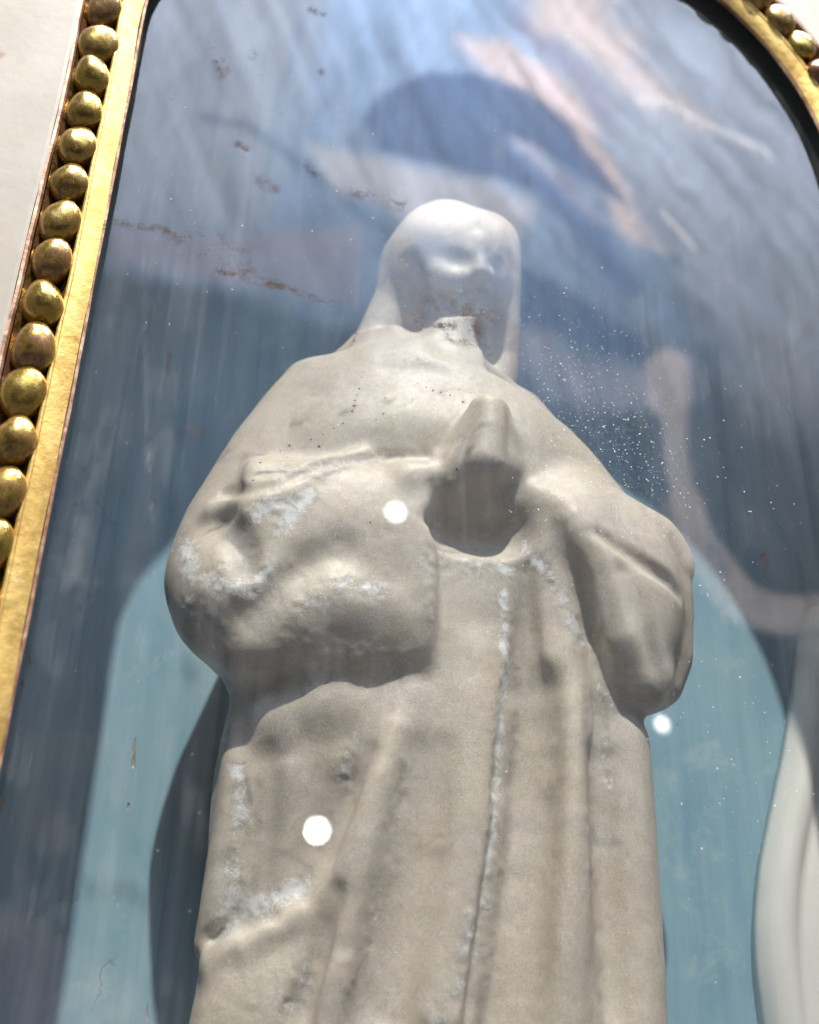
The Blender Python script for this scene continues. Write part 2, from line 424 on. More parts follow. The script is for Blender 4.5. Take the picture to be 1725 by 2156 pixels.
# bottom rail closes the frame below the picture
def boxv(x0, x1, y0, y1, z0, z1):
    v = [(x, y, z) for x in (x0, x1) for y in (y0, y1) for z in (z0, z1)]
    return v, [(0, 1, 3, 2), (4, 6, 7, 5), (0, 4, 5, 1), (2, 3, 7, 6), (0, 2, 6, 4), (1, 5, 7, 3)]
v, f_ = boxv(CX-RR-.80, CX+RR+.80, .97, 1.44, ZB-.25, ZB-.001)
mesh_obj('bottom_rail', v, f_, M_CREAM, frame, smooth=False)

# glass pane in the rebate: a thin solid plate
def glass():
    nx, nz = 320, 520
    xs = np.linspace(CX-RR-.075, CX+RR+.075, nx); zs = np.linspace(ZB+.01, CZ+RR+.075, nz)
    X, Z = np.meshgrid(xs, zs)
    # squeeze the grid rows into the arch
    hw = np.where(Z > CZ, np.sqrt(np.maximum((RR+.075)**2-(Z-CZ)**2, 1e-5)), RR+.075)
    X = CX+(X-CX)/(RR+.075)*hw
    P = np.stack([X.ravel(), np.full(X.size, GLASS_Y), Z.ravel()], 1)
    px, py = proj(P)
    g = np.zeros(len(P)); 
    def blob(pts, wd, a):
        nonlocal g
        g = np.maximum(g, a*np.exp(-(seg_dist(px, py, pts)/wd)**2))
    blob([(245, 468), (300, 476), (355, 486)], 7, 1.0)
    blob([(385, 500), (480, 535), (520, 560)], 26, .9)
    blob([(450, 568), (540, 590), (620, 612)], 8, 1.0)
    blob([(620, 612), (700, 640)], 6, .6)
    blob([(450, 105), (470, 150)], 14, .8); blob([(530, 115), (538, 118)], 8, .8)
    blob([(500, 303), (520, 315)], 6, 1.0); blob([(548, 380), (580, 400)], 12, .6)
    blob([(640, 345), (665, 365)], 8, .9); blob([(750, 405), (800, 420), (845, 432)], 12, .8)
    blob([(870, 670), (900, 685), (1000, 690), (1005, 700)], 13, .95); blob([(920, 640), (1020, 665)], 26, .6)
    blob([(1020, 735), (1030, 742)], 8, .9); blob([(940, 710), (1000, 725)], 9, .8)
    blob([(395, 905), (420, 912)], 8, .5); blob([(655, 20), (680, 30)], 7, .7)
    blob([(675, 150), (680, 155)], 6, .8)
    du = np.full(len(P), .034)
    rimd = RR-np.hypot(P[:, 0]-CX, np.maximum(P[:, 2]-CZ, 0))
    du += .045*np.exp(-np.clip(rimd+.05, 0, 1)/.10)
    nz1 = fbm(np.stack([px/45, py/80], 1), 5, 91); nz2 = fbm(np.stack([px/120, py/160], 1), 4, 95)
    du += .075*np.exp(-(seg_dist(px, py, [(215, 900), (160, 1100), (90, 1400), (40, 1650)])/60)**2)*sstep(.42, .68, nz1)
    du += .055*sstep(.50, .72, nz2)*sstep(.40, .65, nz1)
    du += .10*np.exp(-(seg_dist(px, py, [(300, 520), (306, 700), (309, 900), (315, 1020), (322, 1110)])/4)**2)*sstep(.35, .55, fbm(np.stack([px/40, py/30], 1), 3, 97))
    du += .012*np.exp(-(seg_dist(px, py, [(1150, 760), (1350, 1000)])/130)**2)
    n = len(P)
    back = P.copy(); back[:, 1] += .012
    V = np.concatenate([P, back]); F = []
    def ix(i, j): return i*nx+j
    for i_ in range(nz-1):
        for j in range(nx-1):
            a, b_, c, d = ix(i_, j), ix(i_, j+1), ix(i_+1, j+1), ix(i_+1, j)
            F.append((a, b_, c, d)); F.append((n+d, n+c, n+b_, n+a))
    ring = [ix(0, j) for j in range(nx)]+[ix(i_, nx-1) for i_ in range(1, nz)]+[ix(nz-1, j) for j in range(nx-2, -1, -1)]+[ix(i_, 0) for i_ in range(nz-2, 0, -1)]
    for a, b_ in zip(ring, ring[1:]+ring[:1]): F.append((b_, a, n+a, n+b_))
    go = mesh_obj('glass_pane', V, F, M_GLASS, frame, smooth=False)
    attr(go, 'grime_and_shade', np.concatenate([g, g*0])); attr(go, 'dust', np.concatenate([du, du*0]))
    return go
glass()

# dust grains stuck to the pane
def dust():
    V = []; F = []
    base = np.array([(1, 0, 0), (-1, 0, 0), (0, 1, 0), (0, -1, 0), (0, 0, 1), (0, 0, -1)], float)
    tri = [(0, 2, 4), (2, 1, 4), (1, 3, 4), (3, 0, 4), (2, 0, 5), (1, 2, 5), (3, 1, 5), (0, 3, 5)]
    def add(px, py, r):
        P = PX(px, py, GLASS_Y-.0008)
        d = base*np.array([r*random.uniform(.5, 1.7), r*.4, r*random.uniform(.5, 1.7)])
        a = random.uniform(0, 3); c, s_ = math.cos(a), math.sin(a)
        d = np.stack([d[:, 0]*c-d[:, 2]*s_, d[:, 1], d[:, 0]*s_+d[:, 2]*c], 1)
        k = len(V)*1; V.extend((P+d).tolist()); F.extend([(a_+k, b_+k, c_+k) for a_, b_, c_ in tri])
    for _ in range(1300):
        t = random.random(); px = random.gauss(1180+170*t, 95); py = random.gauss(720+330*t, 90); add(px, py, random.choice([.0003, .0004, .0005, .0008]))
    for _ in range(260): add(random.uniform(240, 1250), random.uniform(150, 760), random.choice([.0003, .0004, .0005, .0008]))
    for _ in range(160): add(random.gauss(960, 80), random.gauss(680, 70), random.choice([.0003, .0004, .0005, .0008]))
    for _ in range(330): add(random.gauss(1560, 100), random.uniform(800, 1800), random.choice([.0003, .0004, .0005, .0008]))
    for _ in range(200): add(random.uniform(150, 1700), random.uniform(100, 2100), random.choice([.0004, .0006]))
    o = mesh_obj('dust_specks', V, F, M_DUST, frame, smooth=False); o['kind'] = 'stuff'
    o['label'] = 'tiny pale dust specks on the glass'
dust()

# ------------------------------------------------------------------ the recess behind the frame
v, f_ = boxv(-1.3, 2.0, PANEL_Y, PANEL_Y+.08, ZB-.3, 2.6)
tag(mesh_obj('painted_backboard', v, f_, M_PANEL, None, smooth=False), kind='structure')
rim = []
for nm_, (x0, x1, z0, z1) in {'recess_side': (CX-RR-.75, CX-RR-.72, ZB, 2.36), 'recess_side.001': (CX+RR+.72, CX+RR+.75, ZB, 2.36),
                              'recess_top': (CX-RR-.72, CX+RR+.72, 2.33, 2.36), 'recess_floor': (CX-RR-.72, CX+RR+.72, ZB+.0, ZB+.03)}.items():
    v, f_ = boxv(x0, x1, 1.062, PANEL_Y-.001, z0, z1)
    tag(mesh_obj(nm_, v, f_, M_DARK, None, smooth=False), kind='structure')

# ------------------------------------------------------------------ statuette: implicit surface, polygonised with surface nets
H = .0031
X0, X1, Y0, Y1, Z0, Z1 = -.13, .74, 1.06, 1.436, -.60, 1.27
gx = np.arange(X0, X1, H); gy = np.arange(Y0, Y1+H*.5, H); gz = np.arange(Z0, Z1, H)
NX, NY, NZ = len(gx), len(gy), len(gz)
# silhouettes of mantle and body, in photo pixels, turned into world heights on the plane of greatest width
YS, YSL, YSR = 1.23, 1.252, 1.175     # the figure is turned: its left edge stands nearer the board
left = [(832, 425), (822, 470), (806, 540), (790, 600), (770, 680), (745, 738), (700, 752), (650, 770), (600, 820), (540, 920), (480, 1010), (440, 1080), (402, 1130), (374, 1190), (372, 1280), (385, 1340),
        (430, 1392), (472, 1430), (490, 1480), (490, 1590), (470, 1690), (441, 1800), (426, 1900), (426, 1980), (419, 2050), (425, 2156), (425, 2300), (420, 3200)]
right = [(1000, 425), (1000, 600), (1003, 700), (1006, 762), (1016, 790), (1068, 815), (1158, 887), (1220, 980), (1280, 1062), (1320, 1074), (1380, 1100), (1432, 1148), (1446, 1200), (1448, 1300), (1440, 1400), (1425, 1462),
         (1392, 1492), (1356, 1506), (1346, 1530), (1358, 1600), (1370, 1750), (1380, 1900), (1392, 2100), (1396, 2156), (1402, 2300), (1420, 3200)]
def sil(pts, ys):
    P = np.array([PX(a, b, ys) for a, b in pts]); o = np.argsort(P[:, 2]); return P[o, 2], P[o, 0]
zl, xl = sil(left, YSL); zr, xr = sil(right, YSR)
def smooth1(a, n):
    k = np.hanning(n+2)[1:-1]; k /= k.sum(); return np.convolve(np.pad(a, n//2, 'edge'), k, 'valid')[:len(a)]
XL = smooth1(np.interp(gz, zl, xl), 9); XR = smooth1(np.interp(gz, zr, xr), 9)
ZT = PX(945, 760, YS)[2]          # height of the neck
XC = (XL+XR)/2; HW = (XR-XL)/2
# front and back half depths by height
zk = [PX(900, 2156, YS)[2]-.5, PX(900, 2156, YS)[2], PX(900, 1600, YS)[2], PX(900, 1200, YS)[2], PX(900, 950, YS)[2], PX(900, 800, YS)[2], PX(900, 740, YS)[2], PX(900, 600, YS)[2]]
FT = smooth1(np.interp(gz, zk, [.12, .115, .108, .095, .108, .070, .045, .040]), 31)
BT = smooth1(np.interp(gz, zk, [.15, .14, .10, .04, .03, .04, .06, .06]), 31)
f = np.empty((NX, NY, NZ), np.float32)
us = (gx[:, None]-XC[None])/HW[None]; ue = np.abs(us)
ysx = (YSL+YSR)/2+(YSR-YSL)/2*np.clip(us, -1.2, 1.2)
for j in range(NY):
    vy = gy[j]-ysx
    T = np.where(vy < 0, np.maximum(FT-.03, .008)[None], (BT+.03)[None])
    nrm = (ue**2.5+(np.abs(vy)/T)**2.2)**(1/2.35)
    f[:, j, :] = (nrm-1)*np.minimum(HW[None], T)
ztop = PX(900, 700, YS)[2]
f = np.maximum(f, (gz-ztop)[None, None, :].astype(np.float32))
GX, GY, GZ = gx[:, None, None], gy[None, :, None], gz[None, None, :]
def box(P, R):
    lo = [max(0, int((P[:, a].min()-R-o_)/H)) for a, o_ in ((0, X0), (1, Y0), (2, Z0))]
    hi = [min(n_, int((P[:, a].max()+R-o_)/H)+2) for (a, o_, n_) in ((0, X0, NX), (1, Y0, NY), (2, Z0, NZ))]
    return tuple(slice(l, max(l, h)) for l, h in zip(lo, hi))
def chain(pts, k=.02, sub=False, flat=None):
    """tapered capsule chain through (px, py, depth, radius px) smoothly joined to or cut from the body"""
    P = np.array([PX(a, b, y) for a, b, y, r in pts]); R = np.array([r*UPP(p) for p, (a, b, y, r) in zip(P, pts)])
    sl = box(P, R.max()+k+.01)
    x, y, z = GX[sl[0]], GY[:, sl[1]], GZ[:, :, sl[2]]
    d = np.full((sl[0].stop-sl[0].start, sl[1].stop-sl[1].start, sl[2].stop-sl[2].start), 9., np.float32)
    if len(P) == 1: P = np.concatenate([P, P+1e-4]); R = np.concatenate([R, R])
    for i in range(len(P)-1):
        a, b = P[i], P[i+1]; ab = b-a; L = (ab**2).sum()
        t = np.clip(((x-a[0])*ab[0]+(y-a[1])*ab[1]+(z-a[2])*ab[2])/L, 0, 1)
        q = np.sqrt((x-a[0]-t*ab[0])**2+(y-a[1]-t*ab[1])**2+(z-a[2]-t*ab[2])**2)-(R[i]+(R[i+1]-R[i])*t)
        d = np.minimum(d, q)
    join(sl, d, k, sub)
def join(sl, d, k, sub=False):
    a = f[sl]
    if sub:
        h = np.clip(.5-.5*(a+d)/k, 0, 1); f[sl] = a*(1-h)+(-d)*h+k*h*(1-h)
    else:
        h = np.clip(.5+.5*(a-d)/k, 0, 1); f[sl] = a*(1-h)+d*h-k*h*(1-h)
def ellip(px, py, y, rx, ry, rz, k=.02, sub=False, rot=(0, 0, 0), pw=2.0, pe=None):
    """ellipsoid (pw 2) or rounded block (pw > 2); radii in photo pixels at that depth"""
    c = PX(px, py, y); u = UPP(c); r = np.array([rx, ry, rz])*u
    Rm = np.array(Matrix.Rotation(rot[2], 3, 'Z') @ Matrix.Rotation(rot[1], 3, 'Y') @ Matrix.Rotation(rot[0], 3, 'X'))
    sl = box(c[None], r.max()*(1.25 if pw > 2.2 else 1)+k)
    x, y_, z = GX[sl[0]]-c[0], GY[:, sl[1]]-c[1], GZ[:, :, sl[2]]-c[2]
    q = [(x*Rm[0, a]+y_*Rm[1, a]+z*Rm[2, a])/r[a] for a in range(3)]
    pe = pe or pw
    n_ = (((np.abs(q[1])**pw+np.abs(q[2])**pw)**(1/pw))**pe+np.abs(q[0])**pe)**(1/pe)
    join(sl, (np.sqrt((x)**2+y_**2+z**2)*(1-1/np.maximum(n_, 1e-3))).astype(np.float32), k, sub)

def surf(px, py):
    """depth y at which the lens first meets the present surface along pixel (px, py)"""
    ys = np.arange(Y0+.004, Y1-.004, .0012)
    d = PX(px, py, 1.0); P = ys[:, None]*d[None]
    i = np.clip(((P-np.array([X0, Y0, Z0]))/H+.5).astype(int), 0, np.array(f.shape)-1)
    m = f[i[:, 0], i[:, 1], i[:, 2]] < 0
    return ys[m.argmax()] if m.any() else 1.27
def dense(pts, step=22.0):
    out = []
    if len(pts) == 1: pts = [pts[0], (pts[0][0]+2, pts[0][1]+2)+tuple(pts[0][2:])]
    for p, q in zip(pts[:-1], pts[1:]):
        n = max(1, int(math.hypot(q[0]-p[0], q[1]-p[1])/step))
        for i in range(n): out.append([p[k]+(q[k]-p[k])*i/n for k in range(4)])
    out.append(list(pts[-1])); ys = np.array([surf(o[0], o[1]) for o in out])
    if len(ys) > 6: ys = np.convolve(np.pad(ys, 2, 'edge'), np.ones(5)/5, 'valid')
    return out, ys
def groove(pts, k=.012, taper=True):
    """channel cut into the present surface: (px, py, cut px, radius px)"""
    out, ys = dense(pts); q = []; n = len(out)
    for i, ((px, py, c, r), y) in enumerate(zip(out, ys)):
        if taper and n > 6: c = c*min(1, (i+.3)/3.0, (n-1-i+.3)/3.0)
        u = UPP(PX(px, py, y)); q.append((px, py, y-(r-c)*u, r))
    chain(q, k, True)
def ridge(pts, k=.015, taper=True):
    """roll raised on the present surface: (px, py, height px, radius px)"""
    out, ys = dense(pts); q = []; n = len(out)
    for i, ((px, py, h, r), y) in enumerate(zip(out, ys)):
        if taper and n > 6: h = h*min(1, (i+.1)/3.0, (n-1-i+.1)/3.0)-2*(i == 0)
        u = UPP(PX(px, py, y)); q.append((px, py, y+(r-h)*u, r))
    chain(q, k)
def sculpt():
    # neck, head and veil
    chain([(930, 800, 1.27, 66), (935, 740, 1.265, 62), (945, 680, 1.255, 62)], .02)
    chain([(712, 795, 1.31, 45), (790, 735, 1.30, 50), (838, 640, 1.29, 54), (868, 560, 1.285, 62)], .03)     # veil falling on the left
    ellip(946, 580, 1.27, 144, 130, 140, .02)
    ellip(935, 530, 1.28, 106, 112, 98, .02)
    ellip(1014, 548, 1.27, 74, 100, 96, .02)
    chain([(1040, 520, 1.25, 50), (1060, 600, 1.245, 36), (1066, 680, 1.26, 30), (1062, 750, 1.28, 30), (1050, 830, 1.29, 34)], .016)  # veil falling on the right
    chain([(990, 650, 1.32, 70), (1000, 800, 1.32, 80)], .02)
    # face turned to the right inside the veil
    ellip(985, 575, 1.215, 84, 66, 98, .018, rot=(.1, 0, .1))
    ridge([(930, 500, 3, 40), (985, 492, 4, 44), (1030, 500, 3, 30)], .03)
    groove([(930, 536, 4, 26), (960, 540, 10, 28), (988, 544, 6, 20)], .014)       # worn eye hollows
    groove([(1030, 530, 8, 17), (1034, 550, 9, 17)], .010)
    ridge([(1008, 505, 4, 14), (1012, 545, 10, 14), (1012, 572, 15, 17)], .010)
    ridge([(1040, 585, 10, 20)], .012)
    ridge([(925, 582, 9, 26), (950, 598, 9, 26)], .016)
    groove([(978, 612, 7, 8), (1024, 612, 7, 8)], .007, False)
    ridge([(1000, 640, 10, 24)], .014)
    groove([(850, 545, 4, 22), (858, 590, 10, 28), (878, 640, 12, 30), (880, 700, 10, 30)], .02)      # gap between cheek and veil
    groove([(1056, 560, 3, 12), (1056, 620, 5, 16), (1044, 670, 7, 22), (1034, 720, 6, 26), (1028, 780, 4, 26)], .02)
    groove([(935, 705, 2, 40), (985, 700, 3, 44)], .03)
    # shoulders and chest
    chain([(660, 835, 1.28, 60), (560, 960, 1.26, 68), (480, 1100, 1.245, 70), (455, 1220, 1.235, 78)], .04)
    chain([(1090, 880, 1.25, 58), (1190, 1000, 1.21, 60), (1290, 1130, 1.20, 62)], .04)
    ellip(870, 960, 1.255, 260, 110, 170, .05)
    # collar roll of the cape
    chain([(735, 770, 1.245, 10), (800, 778, 1.215, 9), (840, 810, 1.20, 7), (900, 822, 1.195, 5), (1000, 800, 1.205, 5)], .02)
    ellip(905, 800, 1.245, 165, 85, 62, .05)
    # the great sleeve of the left forearm
    ellip(700, 1212, 1.205, 206, 138, 250, .016, rot=(0, -.02, -.05), pw=2.9, pe=11)
    ellip(500, 1255, 1.195, 126, 105, 140, .035)
    # body surface under the hand and between the sleeves
    ellip(1010, 1240, 1.246, 165, 130, 230, .04)
    # the raised hand stump bridging to the sleeve
    chain([(1016, 862, 1.115, 28), (985, 915, 1.125, 28), (955, 975, 1.135, 30)], .010)
    chain([(1034, 860, 1.108, 28), (1030, 910, 1.108, 36), (1020, 975, 1.115, 50)], .010)
    chain([(1046, 866, 1.118, 26), (1060, 915, 1.125, 27), (1064, 985, 1.135, 34)], .010)
    ellip(1015, 985, 1.140, 76, 58, 46, .012)
    chain([(860, 1020, 1.150, 50), (940, 1012, 1.145, 44), (1030, 995, 1.15, 58), (1090, 1030, 1.165, 44)], .02)
    # mantle folds right of the hand
    ellip(1220, 1150, 1.147, 120, 90, 150, .04)
    ellip(1330, 1250, 1.140, 100, 85, 190, .03)
    chain([(1090, 1030, 1.170, 40), (1180, 1070, 1.150, 30), (1240, 1130, 1.128, 46), (1285, 1240, 1.128, 54), (1318, 1360, 1.130, 62), (1345, 1425, 1.140, 62)], .022)
    chain([(1170, 1045, 1.183, 34), (1280, 1090, 1.150, 44), (1370, 1135, 1.165, 46), (1402, 1190, 1.185, 46)], .02)
    chain([(1392, 1260, 1.185, 50), (1390, 1380, 1.185, 54), (1370, 1440, 1.185, 52)], .02)
    ridge([(1130, 1045, 4, 26), (1190, 1075, 10, 30), (1240, 1145, 18, 44), (1285, 1245, 22, 52), (1318, 1360, 22, 58), (1342, 1420, 14, 56)], .016)
    ellip(1018, 1090, 1.108, 114, 104, 66, .018, sub=True, pw=2.6)
    groove([(1262, 1118, 3, 10), (1330, 1165, 10, 14), (1400, 1215, 10, 14), (1440, 1250, 8, 12)], .012)
    groove([(1330, 1200, 5, 16), (1352, 1290, 7, 16), (1385, 1390, 7, 14), (1405, 1440, 4, 12)], .018)
    groove([(1165, 1110, 8, 22), (1200, 1200, 14, 26), (1235, 1320, 14, 26), (1252, 1410, 10, 22)], .014)
    # folds on the sleeve
    groove([(908, 1085, 8, 9), (900, 1096, 10, 10), (908, 1108, 8, 9)], .006, False)
    groove([(492, 1115, 20, 42), (508, 1145, 26, 46), (520, 1185, 20, 42)], .016, False)
    groove([(720, 1140, 4, 46), (650, 1180, 12, 44), (583, 1255, 18, 46), (520, 1300, 18, 50), (470, 1330, 12, 40)], .022)
    ridge([(640, 1290, 8, 50), (700, 1275, 14, 60), (800, 1290, 8, 50)], .03)
    ridge([(455, 1080, 5, 20), (560, 1050, 8, 26), (680, 985, 6, 22), (760, 970, 4, 18)], .02)
    groove([(585, 1015, 5, 14), (680, 972, 5, 12), (780, 958, 4, 10), (900, 958, 4, 10)], .010)
    groove([(480, 1035, 4, 12), (560, 1020, 5, 14)], .012)
    # skirt
    ellip(880, 1780, 1.245, 260, 150, 560, .05)
    ridge([(1150, 1225, 6, 40), (1168, 1300, 20, 48), (1182, 1500, 40, 56), (1186, 1800, 46, 60), (1178, 2156, 48, 64), (1170, 2500, 48, 80)], .022)
    ridge([(860, 1480, 10, 46), (800, 1640, 32, 48), (752, 1840, 38, 50), (696, 2156, 38, 54), (650, 2500, 22, 60)], .018)
    ridge([(1000, 1400, 4, 50), (985, 1650, 20, 60), (962, 1900, 24, 62), (916, 2200, 24, 66)], .03)
    groove([(765, 1580, 14, 26), (718, 1670, 28, 36), (668, 1785, 32, 40), (620, 1872, 26, 34), (586, 1925, 12, 24)], .014)
    ellip(600, 1660, 1.275, 140, 145, 260, .03)
    groove([(650, 1640, 5, 80), (615, 1780, 18, 70), (570, 1880, 18, 50)], .02)
    ridge([(590, 1510, 12, 60), (700, 1490, 14, 60)], .03)
    ridge([(505, 1540, 8, 24), (492, 1650, 12, 28), (475, 1780, 14, 30), (458, 1920, 12, 30), (440, 1985, 8, 24)], .015)
    ridge([(615, 1640, 5, 26), (605, 1760, 7, 26), (590, 1850, 4, 22)], .02)
    chain([(455, 2030, 1.215, 30), (520, 1992, 1.195, 38), (575, 1962, 1.185, 34), (625, 1925, 1.18, 26)], .012)
    ellip(560, 2190, 1.215, 150, 90, 210, .03, rot=(0, .25, 0), pw=2.4)
    groove([(448, 1975, 6, 12), (500, 1935, 12, 16), (570, 1925, 8, 14)], .010)
    groove([(558, 1600, 3, 26), (550, 1750, 7, 28), (540, 1860, 7, 28), (505, 1930, 6, 24)], .02)
    groove([(700, 1880, 8, 18), (664, 2020, 24, 28), (608, 2190, 30, 34)], .014)
    groove([(905, 1580, 6, 50), (876, 1800, 26, 56), (836, 1980, 30, 56), (780, 2200, 30, 58)], .025)
    groove([(1100, 1200, 8, 20), (1106, 1330, 22, 30), (1104, 1450, 34, 38), (1092, 1604, 42, 46), (1086, 1732, 46, 50), (1068, 1859, 48, 52), (1052, 1962, 48, 53), (1038, 2090, 48, 54), (1018, 2260, 48, 56)], .010)
    groove([(1130, 1450, 8, 50), (1120, 1700, 14, 56), (1095, 1950, 16, 56), (1068, 2250, 16, 56)], .03)
    ridge([(1060, 1500, 3, 22), (1036, 1800, 5, 24), (1000, 2050, 6, 26), (960, 2250, 6, 26)], .014)
    groove([(1264, 1440, 10, 16), (1278, 1700, 22, 26), (1292, 1900, 24, 30), (1312, 2200, 24, 32)], .008)
    groove([(1285, 1600, 4, 40), (1300, 1900, 8, 44), (1330, 2200, 8, 44)], .02)
    ridge([(1312, 1560, 3, 40), (1320, 1800, 5, 50), (1335, 2200, 5, 50)], .02)
sculpt()
# feet the block on the recess floor
f[:, :, 0] = 1; f[0] = 1; f[-1] = 1; f[:, 0] = 1; f[:, -1] = 1; f[:, :, -1] = 1

def surface_nets(f):
    s = f < 0
    nx, ny, nz = f.shape
    c8 = [(a, b, c) for a in (0, 1) for b in (0, 1) for c in (0, 1)]
    cnt = np.zeros((nx-1, ny-1, nz-1), np.int8)
    for a, b, c in c8: cnt += s[a:nx-1+a, b:ny-1+b, c:nz-1+c]
    act = (cnt > 0) & (cnt < 8)
    I = np.argwhere(act); idx = np.full(act.shape, -1, np.int64); idx[act] = np.arange(len(I))
    V8 = {c: f[I[:, 0]+c[0], I[:, 1]+c[1], I[:, 2]+c[2]].astype(float) for c in c8}
    acc = np.zeros((len(I), 3)); n = np.zeros(len(I))
    for p in c8:
        for ax in range(3):
            if p[ax] == 0:
                q = list(p); q[ax] = 1; q = tuple(q)
                a, b = V8[p], V8[q]; m = (a < 0) != (b < 0)
                t = np.where(m, a/np.where(m, a-b, 1), 0)
                for d in range(3):
                    acc[:, d] += m*(p[d]+(t if d == ax else 0))
                n += m
    V = I+acc/n[:, None]
    quads = []
    for ax in range(3):
        b, c = (ax+1) % 3, (ax+2) % 3
        sl0 = [slice(1, -1)]*3; sl0[ax] = slice(0, -1); sl1 = list(sl0); sl1[ax] = slice(1, None)
        A, B = s[tuple(sl0)], s[tuple(sl1)]
        off = np.array([1, 1, 1]); off[ax] = 0
        for flag in (0, 1):
            m = (A & ~B) if flag else (~A & B)
            E = np.argwhere(m)+off
            def at(db, dc):
                Q = E.copy(); Q[:, b] += db; Q[:, c] += dc
                return idx[Q[:, 0], Q[:, 1], Q[:, 2]]
            q = np.stack([at(-1, -1), at(0, -1), at(0, 0), at(-1, 0)], 1)
            quads.append(q if flag else q[:, ::-1])
    return V, np.concatenate(quads)
V, Q = surface_nets(f)
V = V*H+np.array([X0, Y0, Z0])
# smoothing pass then detail displacement along the normals
def relax(V, Q, it, lam):
    for _ in range(it):
        acc = np.zeros_like(V); n = np.zeros(len(V))
        for a, b in ((0, 1), (1, 2), (2, 3), (3, 0)):
            for p, q in ((Q[:, a], Q[:, b]), (Q[:, b], Q[:, a])):
                for d in range(3): acc[:, d] += np.bincount(p, V[q, d], len(V))
                n += np.bincount(p, minlength=len(V))
        V = V+lam*(acc/n[:, None]-V)
    return V
V = relax(V, Q, 2, .5)
def normals(V, Q):
    n = np.cross(V[Q[:, 2]]-V[Q[:, 0]], V[Q[:, 3]]-V[Q[:, 1]])
    N = np.stack([sum(np.bincount(Q[:, k], n[:, d], len(V)) for k in range(4)) for d in range(3)], 1)
    return N/np.maximum(np.linalg.norm(N, axis=1), 1e-12)[:, None]
N = normals(V, Q)
pxx, pyy = proj(V)
front = (N@FWD) < .2
disp = (fbm(V*9, 4, 3)-.5)*.005-np.clip(fbm(V*22, 3, 61)-.68, 0, 1)*.006+(fbm(V*30, 3, 9)-.5)*.0013
rough = np.zeros(len(V)); crust = np.zeros(len(V)); grime_and_shade = np.zeros(len(V)); pit = np.zeros(len(V))
def patch(pts, wd, a=1.0, arr=None, r=0.0):
    g = np.exp(-(seg_dist(pxx, pyy, pts)/wd)**2)*front
    np.maximum(arr, a*g, out=arr)
    if r: np.maximum(rough, r*g, out=rough)
for pts, wd, a in [([(395, 1150), (400, 1210), (450, 1225), (520, 1245), (570, 1200)], 24, .9), ([(545, 1075), (600, 1060), (650, 1045), (590, 1120)], 24, .95), ([(390, 1270), (410, 1320)], 18, .6),
                   ([(500, 1620), (505, 1720), (490, 1830), (480, 1950)], 24, .7), ([(480, 1940), (560, 1900), (620, 1870)], 30, .9), ([(640, 2050), (600, 2120)], 34, .45),
                   ([(1060, 1250), (1062, 1450), (1047, 1604), (1039, 1732), (1019, 1859)], 12, .9), ([(1020, 1900), (960, 2080), (920, 2150)], 30, .5), ([(600, 990), (700, 975), (800, 965)], 20, .5),
                   ([(900, 1190), (1080, 1200)], 26, .5), ([(1100, 1150), (1150, 1200), (1230, 1350)], 22, .6), ([(1262, 1450), (1300, 1500)], 16, .6), ([(640, 1280), (700, 1235), (790, 1240)], 34, .6),
                   ([(1275, 1560), (1285, 1650)], 18, .5), ([(460, 1200), (450, 1240)], 26, .6), ([(740, 1560), (720, 1640)], 20, .3)]:
    patch(pts, wd, a, crust, .8)
for pts, wd, a in [([(1086, 1230), (1088, 1450), (1073, 1604), (1066, 1732), (1046, 1859), (1028, 1962), (1012, 2090), (1000, 2200)], 22, .62),  # fold and valley shade painted as dark strips, with real stains among them
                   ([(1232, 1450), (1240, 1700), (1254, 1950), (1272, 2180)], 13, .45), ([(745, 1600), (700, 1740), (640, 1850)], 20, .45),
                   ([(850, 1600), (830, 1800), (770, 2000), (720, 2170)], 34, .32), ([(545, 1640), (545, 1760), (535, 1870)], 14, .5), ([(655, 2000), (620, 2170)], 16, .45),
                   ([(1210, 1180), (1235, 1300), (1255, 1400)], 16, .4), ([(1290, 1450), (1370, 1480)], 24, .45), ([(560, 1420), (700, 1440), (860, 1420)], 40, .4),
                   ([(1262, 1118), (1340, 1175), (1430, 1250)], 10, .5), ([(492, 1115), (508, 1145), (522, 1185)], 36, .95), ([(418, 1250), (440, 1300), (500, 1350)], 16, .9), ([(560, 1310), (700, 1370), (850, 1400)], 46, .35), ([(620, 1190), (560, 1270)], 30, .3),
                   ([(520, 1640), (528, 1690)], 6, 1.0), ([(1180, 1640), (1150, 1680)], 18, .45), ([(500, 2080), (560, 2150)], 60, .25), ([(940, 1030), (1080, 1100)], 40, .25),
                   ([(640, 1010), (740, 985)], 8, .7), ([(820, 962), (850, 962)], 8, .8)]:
    patch(pts, wd, a, grime_and_shade, .4)
disp += rough*((fbm(V*120, 4, 21)-.5)*.0050+(fbm(V*40, 3, 27)-.5)*.003)
cutv = seg_dist(pxx, pyy, [(905, 1010), (895, 1090), (905, 1200), (903, 1300)])
disp += np.exp(-(cutv/10)**2)*front*(fbm(V*60, 2, 33)-.5)*.006
V = V+N*disp[:, None]
stat = empty('marble_statuette', (.3, 1.3, Z0))
tag(stat, 'weathered pale marble statuette of a veiled robed figure with a broken hand', 'statuette')
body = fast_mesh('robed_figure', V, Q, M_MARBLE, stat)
attr(body, 'crust', crust); attr(body, 'grime_and_shade', grime_and_shade); attr(body, 'pit', pit)
